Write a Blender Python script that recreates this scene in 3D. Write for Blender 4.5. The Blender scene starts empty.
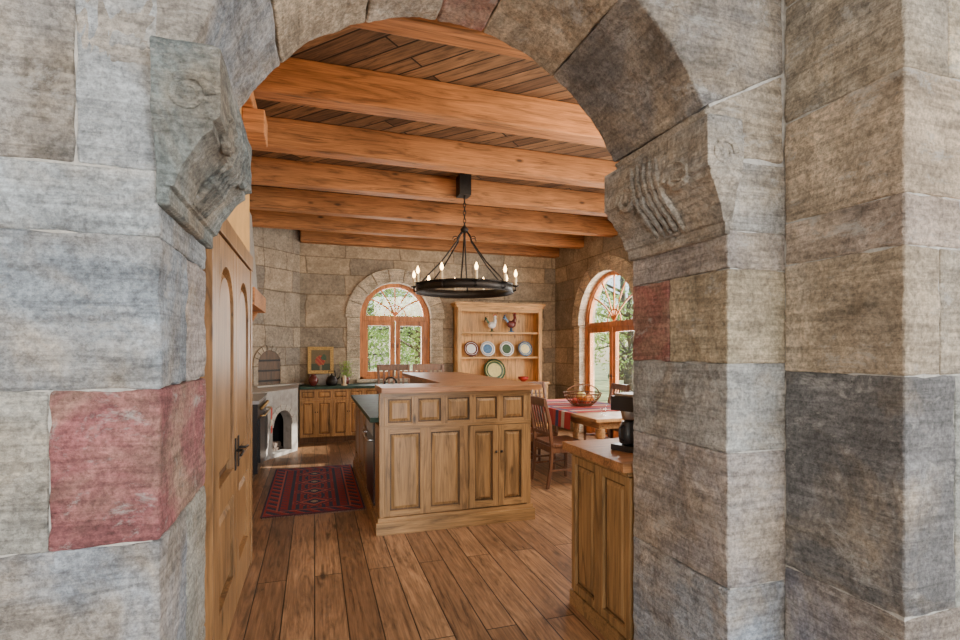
import bpy, bmesh, math, random
from mathutils import Matrix, Vector
random.seed(7)
R=math.radians
S=bpy.context.scene
T=Matrix.Translation
def RZ(d): return Matrix.Rotation(R(d),4,'Z')
def RX(d): return Matrix.Rotation(R(d),4,'X')
def RY(d): return Matrix.Rotation(R(d),4,'Y')

# ------------------------------------------------------------ materials
class N:
    def __init__(s,name):
        s.m=bpy.data.materials.new(name); s.m.use_nodes=True
        s.t=s.m.node_tree; s.b=s.t.nodes['Principled BSDF']; s.out=s.t.nodes['Material Output']
    def n(s,typ,**kw):
        nd=s.t.nodes.new(typ)
        for k,v in kw.items():
            if k.startswith('_'): setattr(nd,k[1:],v)
            else: nd.inputs[k].default_value=v
        return nd
    def l(s,a,b): s.t.links.new(a,b)
    def pos(s): return s.n('ShaderNodeNewGeometry').outputs['Position']
    def obj(s): return s.n('ShaderNodeTexCoord').outputs['Object']
    def mapping(s,vec,scale=(1,1,1),rot=(0,0,0),loc=(0,0,0)):
        m=s.n('ShaderNodeMapping'); m.inputs['Scale'].default_value=scale
        m.inputs['Rotation'].default_value=rot; m.inputs['Location'].default_value=loc
        s.l(vec,m.inputs['Vector']); return m.outputs[0]
    def noise(s,vec,scale,detail=5,rough=.6,dist=0):
        n=s.n('ShaderNodeTexNoise',Scale=scale,Detail=detail,Roughness=rough,Distortion=dist)
        s.l(vec,n.inputs['Vector']); return n.outputs['Fac']
    def ramp(s,fac,stops):
        r=s.n('ShaderNodeValToRGB'); e=r.color_ramp.elements
        while len(e)<len(stops): e.new(.5)
        for i,(p,c) in enumerate(stops):
            e[i].position=p; e[i].color=(c[0],c[1],c[2],1) if hasattr(c,'__len__') else (c,c,c,1)
        s.l(fac,r.inputs[0]); return r.outputs[0]
    def mix(s,fac,a,b,mode='MIX'):
        m=s.n('ShaderNodeMix',_data_type='RGBA',_blend_type=mode)
        for sock,v in ((m.inputs[0],fac),(m.inputs[6],a),(m.inputs[7],b)):
            if isinstance(v,(int,float)): sock.default_value=v
            elif isinstance(v,tuple): sock.default_value=(v[0],v[1],v[2],1)
            else: s.l(v,sock)
        return m.outputs[2]
    def bump(s,h,strength=.5,dist=.01,normal=None):
        b=s.n('ShaderNodeBump',Strength=strength,Distance=dist); s.l(h,b.inputs['Height'])
        if normal is not None: s.l(normal,b.inputs['Normal'])
        s.l(b.outputs[0],s.b.inputs['Normal']); return b.outputs[0]
    def col(s,c):
        if isinstance(c,tuple): s.b.inputs['Base Color'].default_value=(c[0],c[1],c[2],1)
        else: s.l(c,s.b.inputs['Base Color'])
    def rough(s,v): s.b.inputs['Roughness'].default_value=v

def plain(name,c,rough=.5,metal=0,var=.15,scale=20,emit=None,es=0,spec=.5):
    n=N(name)
    f=n.noise(n.obj(),scale,3)
    d=tuple(x*(1-var) for x in c); u=tuple(min(1,x*(1+var)) for x in c)
    n.col(n.ramp(f,[(.3,d),(.7,u)])); n.rough(rough); n.b.inputs['Metallic'].default_value=metal
    n.b.inputs['Specular IOR Level'].default_value=spec
    if emit:
        n.b.inputs['Emission Color'].default_value=(*emit,1); n.b.inputs['Emission Strength'].default_value=es
    return n.m

def wood(name,c,axis='z',rough=.4,knots=True,dark=.38,contrast=1):
    n=N(name); p=n.pos()
    k=1.2; f=11
    sc={'x':(k,f,f),'y':(f,k,f),'z':(f,f,k)}[axis]
    v=n.mapping(p,scale=sc)
    g=n.noise(v,1.6,6,.62,1.2)
    g2=n.noise(n.mapping(p,scale=tuple(q*6 if q==f else q*2 for q in sc)),1.5,3,.6)
    big=n.noise(p,1.7,2,.5)
    dk=tuple(x*dark for x in c); lt=tuple(min(1,x*1.35) for x in c)
    a=n.ramp(g,[(.30,dk),(.48,c),(.70,lt)])
    a=n.mix(.5,a,n.ramp(g2,[(.32,.35),(.62,1.15)]),'MULTIPLY')
    a=n.mix(.6,a,n.ramp(big,[(.3,.65),(.7,1.25)]),'MULTIPLY')
    if knots:
        vo=n.n('ShaderNodeTexVoronoi',Scale=1.0)
        n.l(n.mapping(p,scale=tuple(5.5 if q==f else 2.2 for q in sc)),vo.inputs['Vector'])
        kn=n.ramp(vo.outputs['Distance'],[(.05,1),(.13,0)])
        a=n.mix(kn,a,tuple(x*.18 for x in c))
    n.col(a); n.rough(rough); n.bump(g2,.2,.005)
    return n.m

def stone_hero(name='rubble_stone',warm=.6):
    n=N(name); p=n.pos()
    at=n.n('ShaderNodeAttribute',_attribute_name='Col')
    add=n.n('ShaderNodeVectorMath',_operation='MULTIPLY_ADD'); n.l(at.outputs['Color'],add.inputs[0])
    add.inputs[1].default_value=(53,41,67); n.l(p,add.inputs[2]); v=add.outputs[0]
    a=at.outputs['Color']
    wm=n.noise(v,2.2,5,.62,.6)
    a=n.mix(n.ramp(wm,[(.44,0.),(.62,warm)]),a,(.40,.31,.205))
    n1=n.noise(v,4.0,8,.72,.4)
    a=n.mix(.9,a,n.ramp(n1,[(.32,.5),(.5,1.02),(.66,1.6)]),'MULTIPLY')
    # strata: thin, nearly horizontal bedding bands
    st=n.noise(n.mapping(v,scale=(1.1,1.1,17),rot=(.07,.05,0)),2.6,7,.7,.45)
    a=n.mix(.5,a,n.ramp(st,[(.40,.5),(.5,1.04),(.60,1.4)]),'MULTIPLY')
    fine=n.noise(v,60,6,.8)
    a=n.mix(.65,a,n.ramp(fine,[(.38,.4),(.5,1.),(.62,1.65)]),'MULTIPLY')
    lt=n.noise(n.mapping(v,scale=(1,1,1.8)),5.0,9,.8,.4)
    a=n.mix(n.ramp(lt,[(.55,0.),(.64,.6)]),a,(.58,.56,.515))
    n.col(a); n.rough(.85)
    b1=n.bump(n1,1.,.05)
    b2=n.bump(st,.5,.018,b1)
    n.bump(fine,.8,.012,b2)
    return n.m

def stone_wall(name,mode,c=(.42,.34,.23),bw=.74,bh=.40):
    n=N(name); p=n.pos()
    sep=n.n('ShaderNodeSeparateXYZ'); n.l(p,sep.inputs[0]); x,y,z=sep.outputs
    com=n.n('ShaderNodeCombineXYZ')
    if mode=='x': n.l(x,com.inputs[0])
    elif mode=='y': n.l(y,com.inputs[0])
    else:
        m=n.n('ShaderNodeMath',_operation='ADD'); n.l(x,m.inputs[0]); n.l(y,m.inputs[1]); n.l(m.outputs[0],com.inputs[0])
    sn=n.n('ShaderNodeMath',_operation='SINE'); mz=n.n('ShaderNodeMath',_operation='MULTIPLY'); mz.inputs[1].default_value=4.3
    n.l(z,mz.inputs[0]); n.l(mz.outputs[0],sn.inputs[0])
    ma=n.n('ShaderNodeMath',_operation='MULTIPLY_ADD'); n.l(sn.outputs[0],ma.inputs[0]); ma.inputs[1].default_value=.09; n.l(z,ma.inputs[2])
    n.l(ma.outputs[0],com.inputs[1])
    dn=n.n('ShaderNodeTexNoise',Scale=1.6,Detail=2); n.l(p,dn.inputs['Vector'])
    vm=n.n('ShaderNodeVectorMath',_operation='MULTIPLY_ADD'); n.l(dn.outputs['Color'],vm.inputs[0]); vm.inputs[1].default_value=(.26,.05,0); n.l(com.outputs[0],vm.inputs[2])
    br=n.n('ShaderNodeTexBrick',Scale=1,_offset=.37,_squash=1.35,_squash_frequency=2); n.l(vm.outputs[0],br.inputs['Vector'])
    br.inputs['Brick Width'].default_value=bw; br.inputs['Row Height'].default_value=bh
    br.inputs['Mortar Size'].default_value=.011; br.inputs['Mortar Smooth'].default_value=.3; br.inputs['Bias'].default_value=0
    br.inputs['Color1'].default_value=(c[0]*1.2,c[1]*1.16,c[2]*1.12,1)
    br.inputs['Color2'].default_value=(c[0]*.66,c[1]*.70,c[2]*.78,1)
    br.inputs['Mortar'].default_value=(c[0]*.60,c[1]*.57,c[2]*.54,1)
    n1=n.noise(p,3.6,7,.7,.5); f=n.noise(p,30,5,.75)
    a=n.mix(.65,br.outputs['Color'],n.ramp(n1,[(.34,.55),(.66,1.42)]),'MULTIPLY')
    a=n.mix(.6,a,n.ramp(f,[(.36,.5),(.64,1.4)]),'MULTIPLY')
    n.col(a); n.rough(.9)
    b=n.bump(f,.7,.018)
    inv=n.ramp(br.outputs['Fac'],[(0,1.),(1,0.)]); n.bump(inv,.8,.015,b)
    return n.m

def planks(name,c1,c2,ang,bw,bh,rough,mortar=.004,dark=.12,gc=.8):
    n=N(name); p=n.pos()
    v=n.mapping(p,rot=(0,0,R(ang)))
    br=n.n('ShaderNodeTexBrick',Scale=1,_offset=.37); n.l(v,br.inputs['Vector'])
    br.inputs['Brick Width'].default_value=bw; br.inputs['Row Height'].default_value=bh
    br.inputs['Mortar Size'].default_value=mortar; br.inputs['Mortar Smooth'].default_value=.2; br.inputs['Bias'].default_value=0
    br.inputs['Color1'].default_value=(*c1,1); br.inputs['Color2'].default_value=(*c2,1)
    br.inputs['Mortar'].default_value=(c1[0]*dark,c1[1]*dark,c1[2]*dark,1)
    vm=n.n('ShaderNodeVectorMath',_operation='MULTIPLY_ADD'); n.l(br.outputs['Color'],vm.inputs[0]); vm.inputs[1].default_value=(61,37,19); n.l(v,vm.inputs[2])
    g=n.noise(n.mapping(vm.outputs[0],scale=(1.1,9,9)),1.7,7,.66,2.0)
    g2=n.noise(n.mapping(vm.outputs[0],scale=(2.5,60,60)),1.5,3,.6)
    pt=n.noise(p,1.3,4,.6)
    a=n.mix(gc,br.outputs['Color'],n.ramp(g,[(.34,.32),(.48,.95),(.68,1.5)]),'MULTIPLY')
    a=n.mix(.5,a,n.ramp(g2,[(.34,.4),(.62,1.2)]),'MULTIPLY')
    a=n.mix(.7,a,n.ramp(pt,[(.35,.7),(.65,1.3)]),'MULTIPLY')
    vo=n.n('ShaderNodeTexVoronoi',Scale=1.0); n.l(n.mapping(v,scale=(1.7,4.6,5)),vo.inputs['Vector'])
    a=n.mix(n.ramp(vo.outputs['Distance'],[(.05,.95),(.15,0.)]),a,tuple(x*.14 for x in c1))
    n.col(a); n.rough(rough)
    b=n.bump(g2,.15,.004)
    n.bump(n.ramp(br.outputs['Fac'],[(0,1.),(1,0.)]),.5,.004,b)
    return n.m

M_hero=stone_hero(); M_heroi=stone_hero('dressed_stone',.2)
M_mortar=plain('mortar',(.42,.395,.35),.95,var=.25,scale=60)
M_wb=stone_wall('ashlar_back','x'); M_wr=stone_wall('ashlar_right','y'); M_wd=stone_wall('ashlar_corner','d',(.38,.315,.23),.62,.40)
M_ochre=plain('ochre_plaster',(.62,.36,.12),.9,var=.12,scale=6)
M_hallpl=plain('hall_plaster',(.64,.61,.56),.9,var=.06,scale=4)
M_lime=plain('lime_plaster',(.34,.32,.29),.9,var=.2,scale=12)
M_beam=wood('beam_fir',(.44,.182,.058),'x',.62,dark=.30)
M_ceil=planks('ceiling_boards',(.27,.15,.072),(.10,.056,.03),47,2.2,.14,.65,.008,.04,.95)
M_floor=planks('floor_boards',(.33,.18,.088),(.17,.088,.042),90,2.6,.175,.42,.004,.08)
M_isl=wood('island_alder',(.31,.175,.068),'z',.42)
M_islh=wood('island_alder_rail',(.31,.175,.068),'x',.42)
M_islg=wood('island_groove',(.11,.06,.023),'z',.5,False)
M_cab=wood('cabinet_alder',(.46,.24,.08),'z',.4)
M_cabh=wood('cabinet_top_wood',(.38,.175,.07),'x',.42)
M_cabg=wood('cabinet_groove',(.18,.08,.028),'z',.5,False)
M_hut=wood('hutch_pine',(.62,.33,.10),'z',.45)
M_huth=wood('hutch_shelf_pine',(.62,.33,.10),'x',.45)
M_win=wood('window_mahogany',(.58,.20,.05),'z',.4,False)
M_door=wood('door_alder',(.29,.155,.06),'z',.42)
M_doorg=wood('door_groove',(.09,.045,.018),'z',.5,False)
M_chair=wood('chair_cherry',(.14,.06,.03),'z',.35,False)
M_table=wood('table_pine',(.46,.25,.10),'y',.35,False)
M_iron=plain('wrought_iron',(.03,.027,.025),.5,.7)
M_black=plain('black_enamel',(.02,.02,.022),.3,.0)
M_steel=plain('brushed_steel',(.4,.4,.4),.35,1)
M_soap=plain('soapstone_counter',(.045,.085,.065),.6,var=.35,scale=10,spec=.2)
M_recess=plain('recess_black',(.02,.018,.016),.95)  # near-black filling for the inside of the arched recess
M_cream=plain('candle_cream',(.75,.62,.40),.5)
M_bulb=plain('bulb_glow',(1,.8,.5),.3,emit=(1,.58,.22),es=22)
M_white=plain('white_ceramic',(.75,.74,.70),.2,var=.05)
M_bluec=plain('blue_ceramic',(.10,.20,.34),.2,var=.3)
M_yel=plain('yellow_ceramic',(.70,.60,.22),.25,var=.15)
M_grn=plain('green_ceramic',(.05,.10,.05),.25,var=.2)
M_red=plain('red_enamel',(.45,.03,.02),.35,var=.2)
M_brass=plain('aged_brass',(.35,.22,.08),.35,.9)
M_maroon=plain('maroon_glaze',(.13,.03,.025),.2)
M_orange=plain('orange_skin',(.75,.25,.03),.5)
M_apple=plain('apple_skin',(.5,.05,.03),.35)
M_wicker=plain('wicker',(.16,.07,.03),.7,var=.4,scale=80)
M_gold=plain('gilt_frame',(.45,.28,.08),.4,.3,var=.4,scale=60)
M_bark=plain('bark',(.13,.10,.08),.95,var=.5,scale=14)
M_lawn=plain('meadow',(.34,.38,.16),1,var=.5,scale=2)
M_wht=plain('white_trim',(.7,.7,.68),.5,var=.03)
def leafmat():
    n=N('leaves'); f=n.noise(n.pos(),2.5,3)
    n.col(n.ramp(f,[(.3,(.10,.20,.03)),(.5,(.24,.38,.08)),(.7,(.50,.60,.2))])); n.rough(.6)
    tr=n.n('ShaderNodeBsdfTranslucent'); tr.inputs[0].default_value=(.45,.62,.18,1)
    mx=n.n('ShaderNodeMixShader'); mx.inputs[0].default_value=.5
    n.l(n.b.outputs[0],mx.inputs[1]); n.l(tr.outputs[0],mx.inputs[2]); n.l(mx.outputs[0],n.out.inputs[0]); return n.m
M_leaf=leafmat()
def glassmat():
    n=N('window_glass'); tr=n.n('ShaderNodeBsdfTransparent'); gl=n.n('ShaderNodeBsdfGlossy'); gl.inputs['Roughness'].default_value=.02
    mx=n.n('ShaderNodeMixShader'); mx.inputs[0].default_value=.05
    n.l(tr.outputs[0],mx.inputs[1]); n.l(gl.outputs[0],mx.inputs[2]); n.l(mx.outputs[0],n.out.inputs[0]); return n.m
M_glass=glassmat()
def attrmat(name,rough=.9,bs=300):
    n=N(name); at=n.n('ShaderNodeAttribute',_attribute_name='Col'); f=n.noise(n.pos(),bs,2)
    n.col(n.mix(.35,at.outputs['Color'],n.ramp(f,[(.3,.5),(.7,1.2)]),'MULTIPLY')); n.rough(rough); n.bump(f,.3,.003); return n.m
M_rug=attrmat('wool_pile'); M_cloth=attrmat('woven_cloth'); M_paint=attrmat('oil_paint',.5,60)

# ------------------------------------------------------------ builder
class B:
    def __init__(s):
        s.bm=bmesh.new(); s.mats=[]; s.M=Matrix.Identity(4)
        s.cl=s.bm.verts.layers.float_color.new('Col'); s.c=(1,1,1,1)
    def mi(s,m):
        if m not in s.mats: s.mats.append(m)
        return s.mats.index(m)
    def v(s,co):
        w=s.bm.verts.new(s.M@Vector(co)); w[s.cl]=s.c; return w
    def f(s,vs,m,smooth=False):
        try: fc=s.bm.faces.new(vs)
        except ValueError: return
        fc.material_index=s.mi(m); fc.smooth=smooth
    def box(s,x0,x1,y0,y1,z0,z1,m):
        a=[s.v((x,y,z)) for z in (z0,z1) for (x,y) in ((x0,y0),(x1,y0),(x1,y1),(x0,y1))]
        for q in ((3,2,1,0),(4,5,6,7),(0,1,5,4),(1,2,6,5),(2,3,7,6),(3,0,4,7)): s.f([a[i] for i in q],m)
    def prism(s,pts,d0,d1,m,plane='xz'):
        def P(p,d):
            return (p[0],d,p[1]) if plane=='xz' else ((p[0],p[1],d) if plane=='xy' else (d,p[0],p[1]))
        a=[s.v(P(p,d0)) for p in pts]; b=[s.v(P(p,d1)) for p in pts]; n=len(pts)
        s.f(a[::-1],m); s.f(b,m)
        for i in range(n): s.f([a[i],a[(i+1)%n],b[(i+1)%n],b[i]],m)
    def loft(s,secs,m,smooth=False):
        rs=[[s.v(p) for p in sec] for sec in secs]; n=len(rs[0])
        s.f(rs[0][::-1],m); s.f(rs[-1],m)
        for a,b in zip(rs,rs[1:]):
            for i in range(n): s.f([a[i],a[(i+1)%n],b[(i+1)%n],b[i]],m,smooth)
    def lathe(s,prof,c,m,seg=24,closed=False):
        rs=[]
        for (r,z) in prof:
            r=max(r,1e-4)
            rs.append([s.v((c[0]+r*math.cos(2*math.pi*i/seg),c[1]+r*math.sin(2*math.pi*i/seg),c[2]+z)) for i in range(seg)])
        pr=list(zip(rs,rs[1:]))
        if closed: pr.append((rs[-1],rs[0]))
        for a,b in pr:
            for i in range(seg): s.f([a[i],a[(i+1)%seg],b[(i+1)%seg],b[i]],m,True)
        if not closed: s.f(rs[0][::-1],m); s.f(rs[-1],m)
    def tube(s,pts,r,m,seg=8,close=False):
        pts=[Vector(p) for p in pts]; rr=r if isinstance(r,(list,tuple)) else [r]*len(pts)
        rings=[]; n=len(pts)
        for i,p in enumerate(pts):
            if close: d=pts[(i+1)%n]-pts[(i-1)%n]
            else: d=(pts[min(i+1,n-1)]-pts[max(i-1,0)])
            d.normalize(); u=Vector((0,0,1)) if abs(d.z)<.9 else Vector((1,0,0))
            a=d.cross(u).normalized(); b=a.cross(d)
            rings.append([s.v(p+(a*math.cos(2*math.pi*k/seg)+b*math.sin(2*math.pi*k/seg))*rr[i]) for k in range(seg)])
        pr=list(zip(rings,rings[1:]))
        if close: pr.append((rings[-1],rings[0]))
        for a,b in pr:
            for k in range(seg): s.f([a[k],a[(k+1)%seg],b[(k+1)%seg],b[k]],m,True)
        if not close: s.f(rings[0][::-1],m); s.f(rings[-1],m)
    def ball(s,c,r,m,seg=14,sc=(1,1,1)):
        k=8; rs=[]
        for j in range(1,k):
            t=math.pi*j/k
            rs.append([s.v((c[0]+r*sc[0]*math.sin(t)*math.cos(2*math.pi*i/seg),c[1]+r*sc[1]*math.sin(t)*math.sin(2*math.pi*i/seg),c[2]-r*sc[2]*math.cos(t))) for i in range(seg)])
        b=s.v((c[0],c[1],c[2]-r*sc[2])); t_=s.v((c[0],c[1],c[2]+r*sc[2]))
        for i in range(seg):
            s.f([b,rs[0][(i+1)%seg],rs[0][i]],m,True); s.f([t_,rs[-1][i],rs[-1][(i+1)%seg]],m,True)
            for a,c2 in zip(rs,rs[1:]): s.f([a[i],a[(i+1)%seg],c2[(i+1)%seg],c2[i]],m,True)
    def archwall(s,u0,u1,H,y0,y1,ops,m,n=20,z0=0):
        cur=u0
        for (c,r,zb,zs) in sorted(ops):
            s.box(cur,c-r,y0,y1,z0,H,m)
            if zb>z0: s.box(c-r,c+r,y0,y1,z0,zb,m)
            for i in range(n):
                a0=math.pi*(1-i/n); a1=math.pi*(1-(i+1)/n)
                s.prism([(c+r*math.cos(a0),zs+r*math.sin(a0)),(c+r*math.cos(a1),zs+r*math.sin(a1)),(c+r*math.cos(a1),H),(c+r*math.cos(a0),H)],y0,y1,m)
            cur=c+r
        s.box(cur,u1,y0,y1,z0,H,m)
    def ringseg(s,c,zs,r0,r1,a0,a1,y0,y1,m,k=5):
        A=[R(a0+(a1-a0)*i/k) for i in range(k+1)]
        pts=[(c+r0*math.cos(a),zs+r0*math.sin(a)) for a in A]+[(c+r1*math.cos(a),zs+r1*math.sin(a)) for a in A[::-1]]
        s.prism(pts,y0,y1,m)
    def panel(s,x,z,w,h,m,mg,rail=.045,d=.02,mh=None):
        mh=mh or m
        s.box(x,x+rail,-d,0,z,z+h,m); s.box(x+w-rail,x+w,-d,0,z,z+h,m)
        s.box(x+rail,x+w-rail,-d,0,z,z+rail,mh); s.box(x+rail,x+w-rail,-d,0,z+h-rail,z+h,mh)
        s.box(x+rail,x+w-rail,-d*.25,0,z+rail,z+h-rail,mg)
        i=rail+.012; j=rail+.035
        if w>2*j and h>2*j:
            s.loft([[(x+i,-d*.25,z+i),(x+w-i,-d*.25,z+i),(x+w-i,-d*.25,z+h-i),(x+i,-d*.25,z+h-i)],
                    [(x+j,-d*.8,z+j),(x+w-j,-d*.8,z+j),(x+w-j,-d*.8,z+h-j),(x+j,-d*.8,z+h-j)]],m)
    def done(s,name,loc=(0,0,0),bevel=.0,parent=None,recalc=True):
        if recalc: bmesh.ops.recalc_face_normals(s.bm,faces=s.bm.faces)
        me=bpy.data.meshes.new(name)
        s.bm.transform(T(-Vector(loc))); s.bm.to_mesh(me); s.bm.free()
        for m in s.mats: me.materials.append(m)
        o=bpy.data.objects.new(name,me); o.location=loc; S.collection.objects.link(o)
        if bevel:
            b=o.modifiers.new('bevel','BEVEL'); b.width=bevel; b.segments=2; b.limit_method='ANGLE'; b.angle_limit=R(40)
        if parent: o.parent=parent
        return o

# ------------------------------------------------------------ stone archway
CX=.529; HW=.906; YF=1.5; YR=2.09; ZS=1.98; RA=.895
XL=CX-HW; XR=CX+HW
blue=(.31,.345,.375); bluel=(.38,.405,.415); grey=(.345,.33,.30); dk=(.19,.18,.17); tan=(.46,.375,.265); tan2=(.40,.34,.265); burg=(.28,.105,.09); beige=(.48,.45,.385); green=(.18,.205,.195); dkblue=(.22,.235,.25)  # blue, bluel: grey-blue stone with the cool daylight tint put into it
b=B()
def blk(x0,x1,y0,y1,z0,z1,c,g=.004):
    j=lambda: random.uniform(-.02,.02)
    b.c=(c[0]+j(),c[1]+j()*.6,c[2]+j()*.6,1)
    b.box(x0+g,x1-g,y0+g,y1-g,z0+g,z1-g,M_hero)
L=[(0,.50,[(-1.7,-.66,blue),(-.66,XL,grey)]),
   (.50,1.01,[(-1.7,-.78,tan2),(-.78,XL,blue)]),
   (1.01,1.40,[(-1.7,-.614,beige),(-.614,XL,burg)]),
   (1.40,1.79,[(-1.7,-.9,grey),(-.9,XL,blue)]),
   (1.79,1.96,[(-1.7,-.9,bluel),(-.9,XL,bluel)]),
   (1.96,2.66,[(-1.7,-.56,grey),(-.56,XL,bluel)]),
   (2.66,3.4,[(-1.7,-.56,blue)])]
for z0,z1,row in L:
    for x0,x1,c in row:
        if x1==XL and z0 in(.50,1.40):
            blk(x0,x1,YF,1.80,z0,z1,c); blk(x0,x1,1.80,YR,z0,z1,grey); continue
        blk(x0,x1,YF,YR,z0,z1,c)
for z0,z1,row in [(0,.62,[(1.5,2.09,blue)]),(.62,1.12,[(1.5,2.09,grey)]),
                  (1.12,1.45,[(1.5,2.09,grey)]),(1.45,1.80,[(1.5,1.83,tan),(1.83,2.09,burg)]),
                  (1.80,1.94,[(1.5,2.09,grey)])]:
    for y0,y1,c in row: blk(XR,2.9,y0,y1,z0,z1,c)
blk(XR+.0,2.9,YF,YR,1.94,2.20,grey)
blk(2.0,2.9,YF,YR,2.20,3.4,tan2)
XO=1.70; YO=1.077
for z0,z1,row in [(0,.68,[(XO,2.0,dkblue),(2.0,3.0,dk)]),(.68,1.42,[(XO,1.93,dk),(1.93,3.0,grey)]),(1.42,1.82,[(XO,1.86,tan),(1.86,3.0,tan2)]),
                  (1.82,1.98,[(XO,1.96,tan2),(1.96,3.0,dk)]),(1.98,2.36,[(XO,2.05,tan),(2.05,3.0,burg)]),(2.36,2.8,[(XO,1.9,tan2),(1.9,3.0,tan)]),(2.8,3.4,[(XO,2.2,tan),(2.2,3.0,grey)])]:
    for x0,x1,c in row: blk(x0,x1,YO,YF,z0,z1,c)
def rayrect(a):
    dx,dz=math.cos(a),math.sin(a); best=9
    for lim,d in ((XO-.004-CX,dx),(-.556-CX,dx),(3.4-ZS,dz)):
        if abs(d)>1e-6 and lim/d>0: best=min(best,lim/d)
    return (CX+dx*best,ZS+dz*best)
V=[(15,26,tan2),(26,57,dk),(57,80,tan),(80,93,burg),(93,112,tan2),(112,137,tan),(137,165,blue)]
for a0,a1,c in V:
    g=.3; A=[R(a0+g+(a1-a0-2*g)*i/6) for i in range(7)]
    pts=[(CX+RA*math.cos(a),ZS+RA*math.sin(a)) for a in A]
    p1=rayrect(A[-1]); p0=rayrect(A[0])
    if a0==15: p0=(XO-.004,pts[0][1])
    if a1==165: p1=(-.556,pts[-1][1])
    q=[p1]
    for cx_,cz_ in ((-.556,3.4),(XO-.004,3.4)):
        ac=math.degrees(math.atan2(cz_-ZS,cx_-CX))
        if a0<ac<a1: q.append((cx_,cz_))
    q.append(p0)
    b.c=(*c,1); b.prism(pts+q,YF+.004,YR-.004,M_hero)
arch=b.done('stone_archway',bevel=.006)
def rough_up(o,lv,strength,size,mid=.5):
    sb=o.modifiers.new('sub','SUBSURF'); sb.subdivision_type='SIMPLE'; sb.levels=lv; sb.render_levels=lv
    tx=bpy.data.textures.new('rough','CLOUDS'); tx.noise_scale=size; tx.noise_depth=5
    d=o.modifiers.new('disp','DISPLACE'); d.texture=tx; d.strength=strength; d.mid_level=mid; d.texture_coords='GLOBAL'
rough_up(arch,4,.020,.085,.36)
b=B(); b.archwall(-1.7,2.9,3.4,YF+.009,YR-.012,[(CX,HW+.020,0,ZS)],M_mortar,24); b.box(XO+.009,2.98,YO+.009,YF+.05,0,3.4,M_mortar)
b.box(-.56,2.9,YR-.05,YR+.01,3.42,3.57,M_ochre)
b.done('stone_archway_mortar',parent=arch)
def capital(side):
    b=B(); b.c=(*(green if side<0 else (.32,.30,.265)),1)
    X=XL if side<0 else XR; sg=1 if side<0 else -1
    dz=-.05 if side<0 else 0
    prof=[(.012,1.92),(.022,1.925),(.022,1.965),(.035,1.97),(.055,2.02),(.105,2.09),(.13,2.11),(.13,2.13),(.15,2.14),(.15,2.31),(.13,2.32)]
    secs=[]
    for p,z in prof:
        x1=X+sg*p; x0=X-sg*.004; y0=YF-p*.45; y1=YR+.004
        secs.append([(x0,y0,z+dz),(x1,y0,z+dz),(x1,y1,z+dz),(x0,y1,z+dz)])
    b.loft(secs,M_hero)
    zc=2.17+dz
    for yy,rr in ((YF+.10,.075),(YF+.43,.075)):
        c=[]
        for i in range(22):
            t=i/21*3.6*math.pi; r=rr*(1-i/25)
            c.append((X+sg*.142,yy+r*math.cos(t),zc-.02+r*math.sin(t)*.8))
        b.tube(c,[.020*(1-i/34) for i in range(22)],M_hero,6)
    for k in range(5):
        yy=YF+.19+.04*k
        b.tube([(X+sg*.035,yy,1.98+dz),(X+sg*.085,yy,2.045+dz),(X+sg*.128,yy+.01,2.11+dz),(X+sg*.152,yy+.02,2.2+dz),(X+sg*.15,yy+.03,2.27+dz)],[.01,.016,.018,.016,.008],M_hero,6)
    c=[]
    for i in range(20):
        t=i/19*3.4*math.pi; r=.05*(1-i/24)
        c.append((X+sg*(.078)+r*math.cos(t),YF-.066,zc+.02+r*math.sin(t)))
    b.tube(c,[.014*(1-i/34) for i in range(20)],M_hero,6)
    o=b.done('carved_capital',parent=arch,bevel=.005); rough_up(o,3,.012,.05); return o
capital(-1); capital(1)

# ------------------------------------------------------------ shell
H=3.58
b=B(); b.box(-1.5,4.9,1.2,9.6,-.1,0,M_floor); b.done('floor')
b=B(); b.box(-3.2,4.4,-4.2,1.2,-.1,0,M_floor); b.done('floor_hall')
b=B(); b.box(-1.5,4.9,2.0,9.6,H,H+.12,M_ceil); b.done('ceiling')
b=B(); b.box(-3.2,4.9,-4.2,2.0,3.42,3.54,M_hallpl); b.done('ceiling_hall')
b=B(); b.box(-.66,-.477,YR+.022,4.3,0,H,M_ochre); b.done('wall_left')
b=B(); b.box(-1.45,-.66,4.12,4.3,0,H,M_ochre); b.done('wall_left_return')
b=B(); b.box(-1.45,-1.25,4.3,9.24,0,H,M_ochre); b.done('wall_kitchen_left')
WX,WR,WZS,WZ0=1.40,.65,2.07,.98
b=B(); b.M=T((0,9.25,0)); b.archwall(-1.45,4.8,H,0,.3,[(WX,WR,WZ0,WZS)],M_wb); b.done('wall_back')
DY,DR,DZS=7.37,.88,1.93
b=B(); b.M=T((4.56,0,0))@RZ(90)
b.archwall(2.05,9.24,H,-.3,0,[(DY,DR,.0,DZS),(4.0,.8,.9,1.95)],M_wr); b.done('wall_right')
b=B(); b.box(3.02,4.55,1.55,YR,0,H,M_ochre); b.done('wall_front')
b=B(); b.M=T((0,-4.2,0)); b.archwall(-3.2,4.4,3.42,-.2,0,[(-1.4,.9,.3,1.9),(2.4,1.0,.3,1.9)],M_hallpl); b.done('wall_hall_back')
b=B(); b.box(-3.3,-3.1,-4.2,1.5,0,3.42,M_hallpl); b.done('wall_hall_left')
b=B(); b.box(-3.2,-1.72,1.5,1.7,0,3.42,M_hallpl); b.done('wall_hall_front')
b=B(); b.box(4.2,4.4,-4.2,1.05,0,3.42,M_hallpl); b.done('wall_hall_right')
b=B(); b.box(3.02,4.4,YO+.02,YF,0,3.42,M_hallpl); b.done('wall_hall_front_right')

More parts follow.
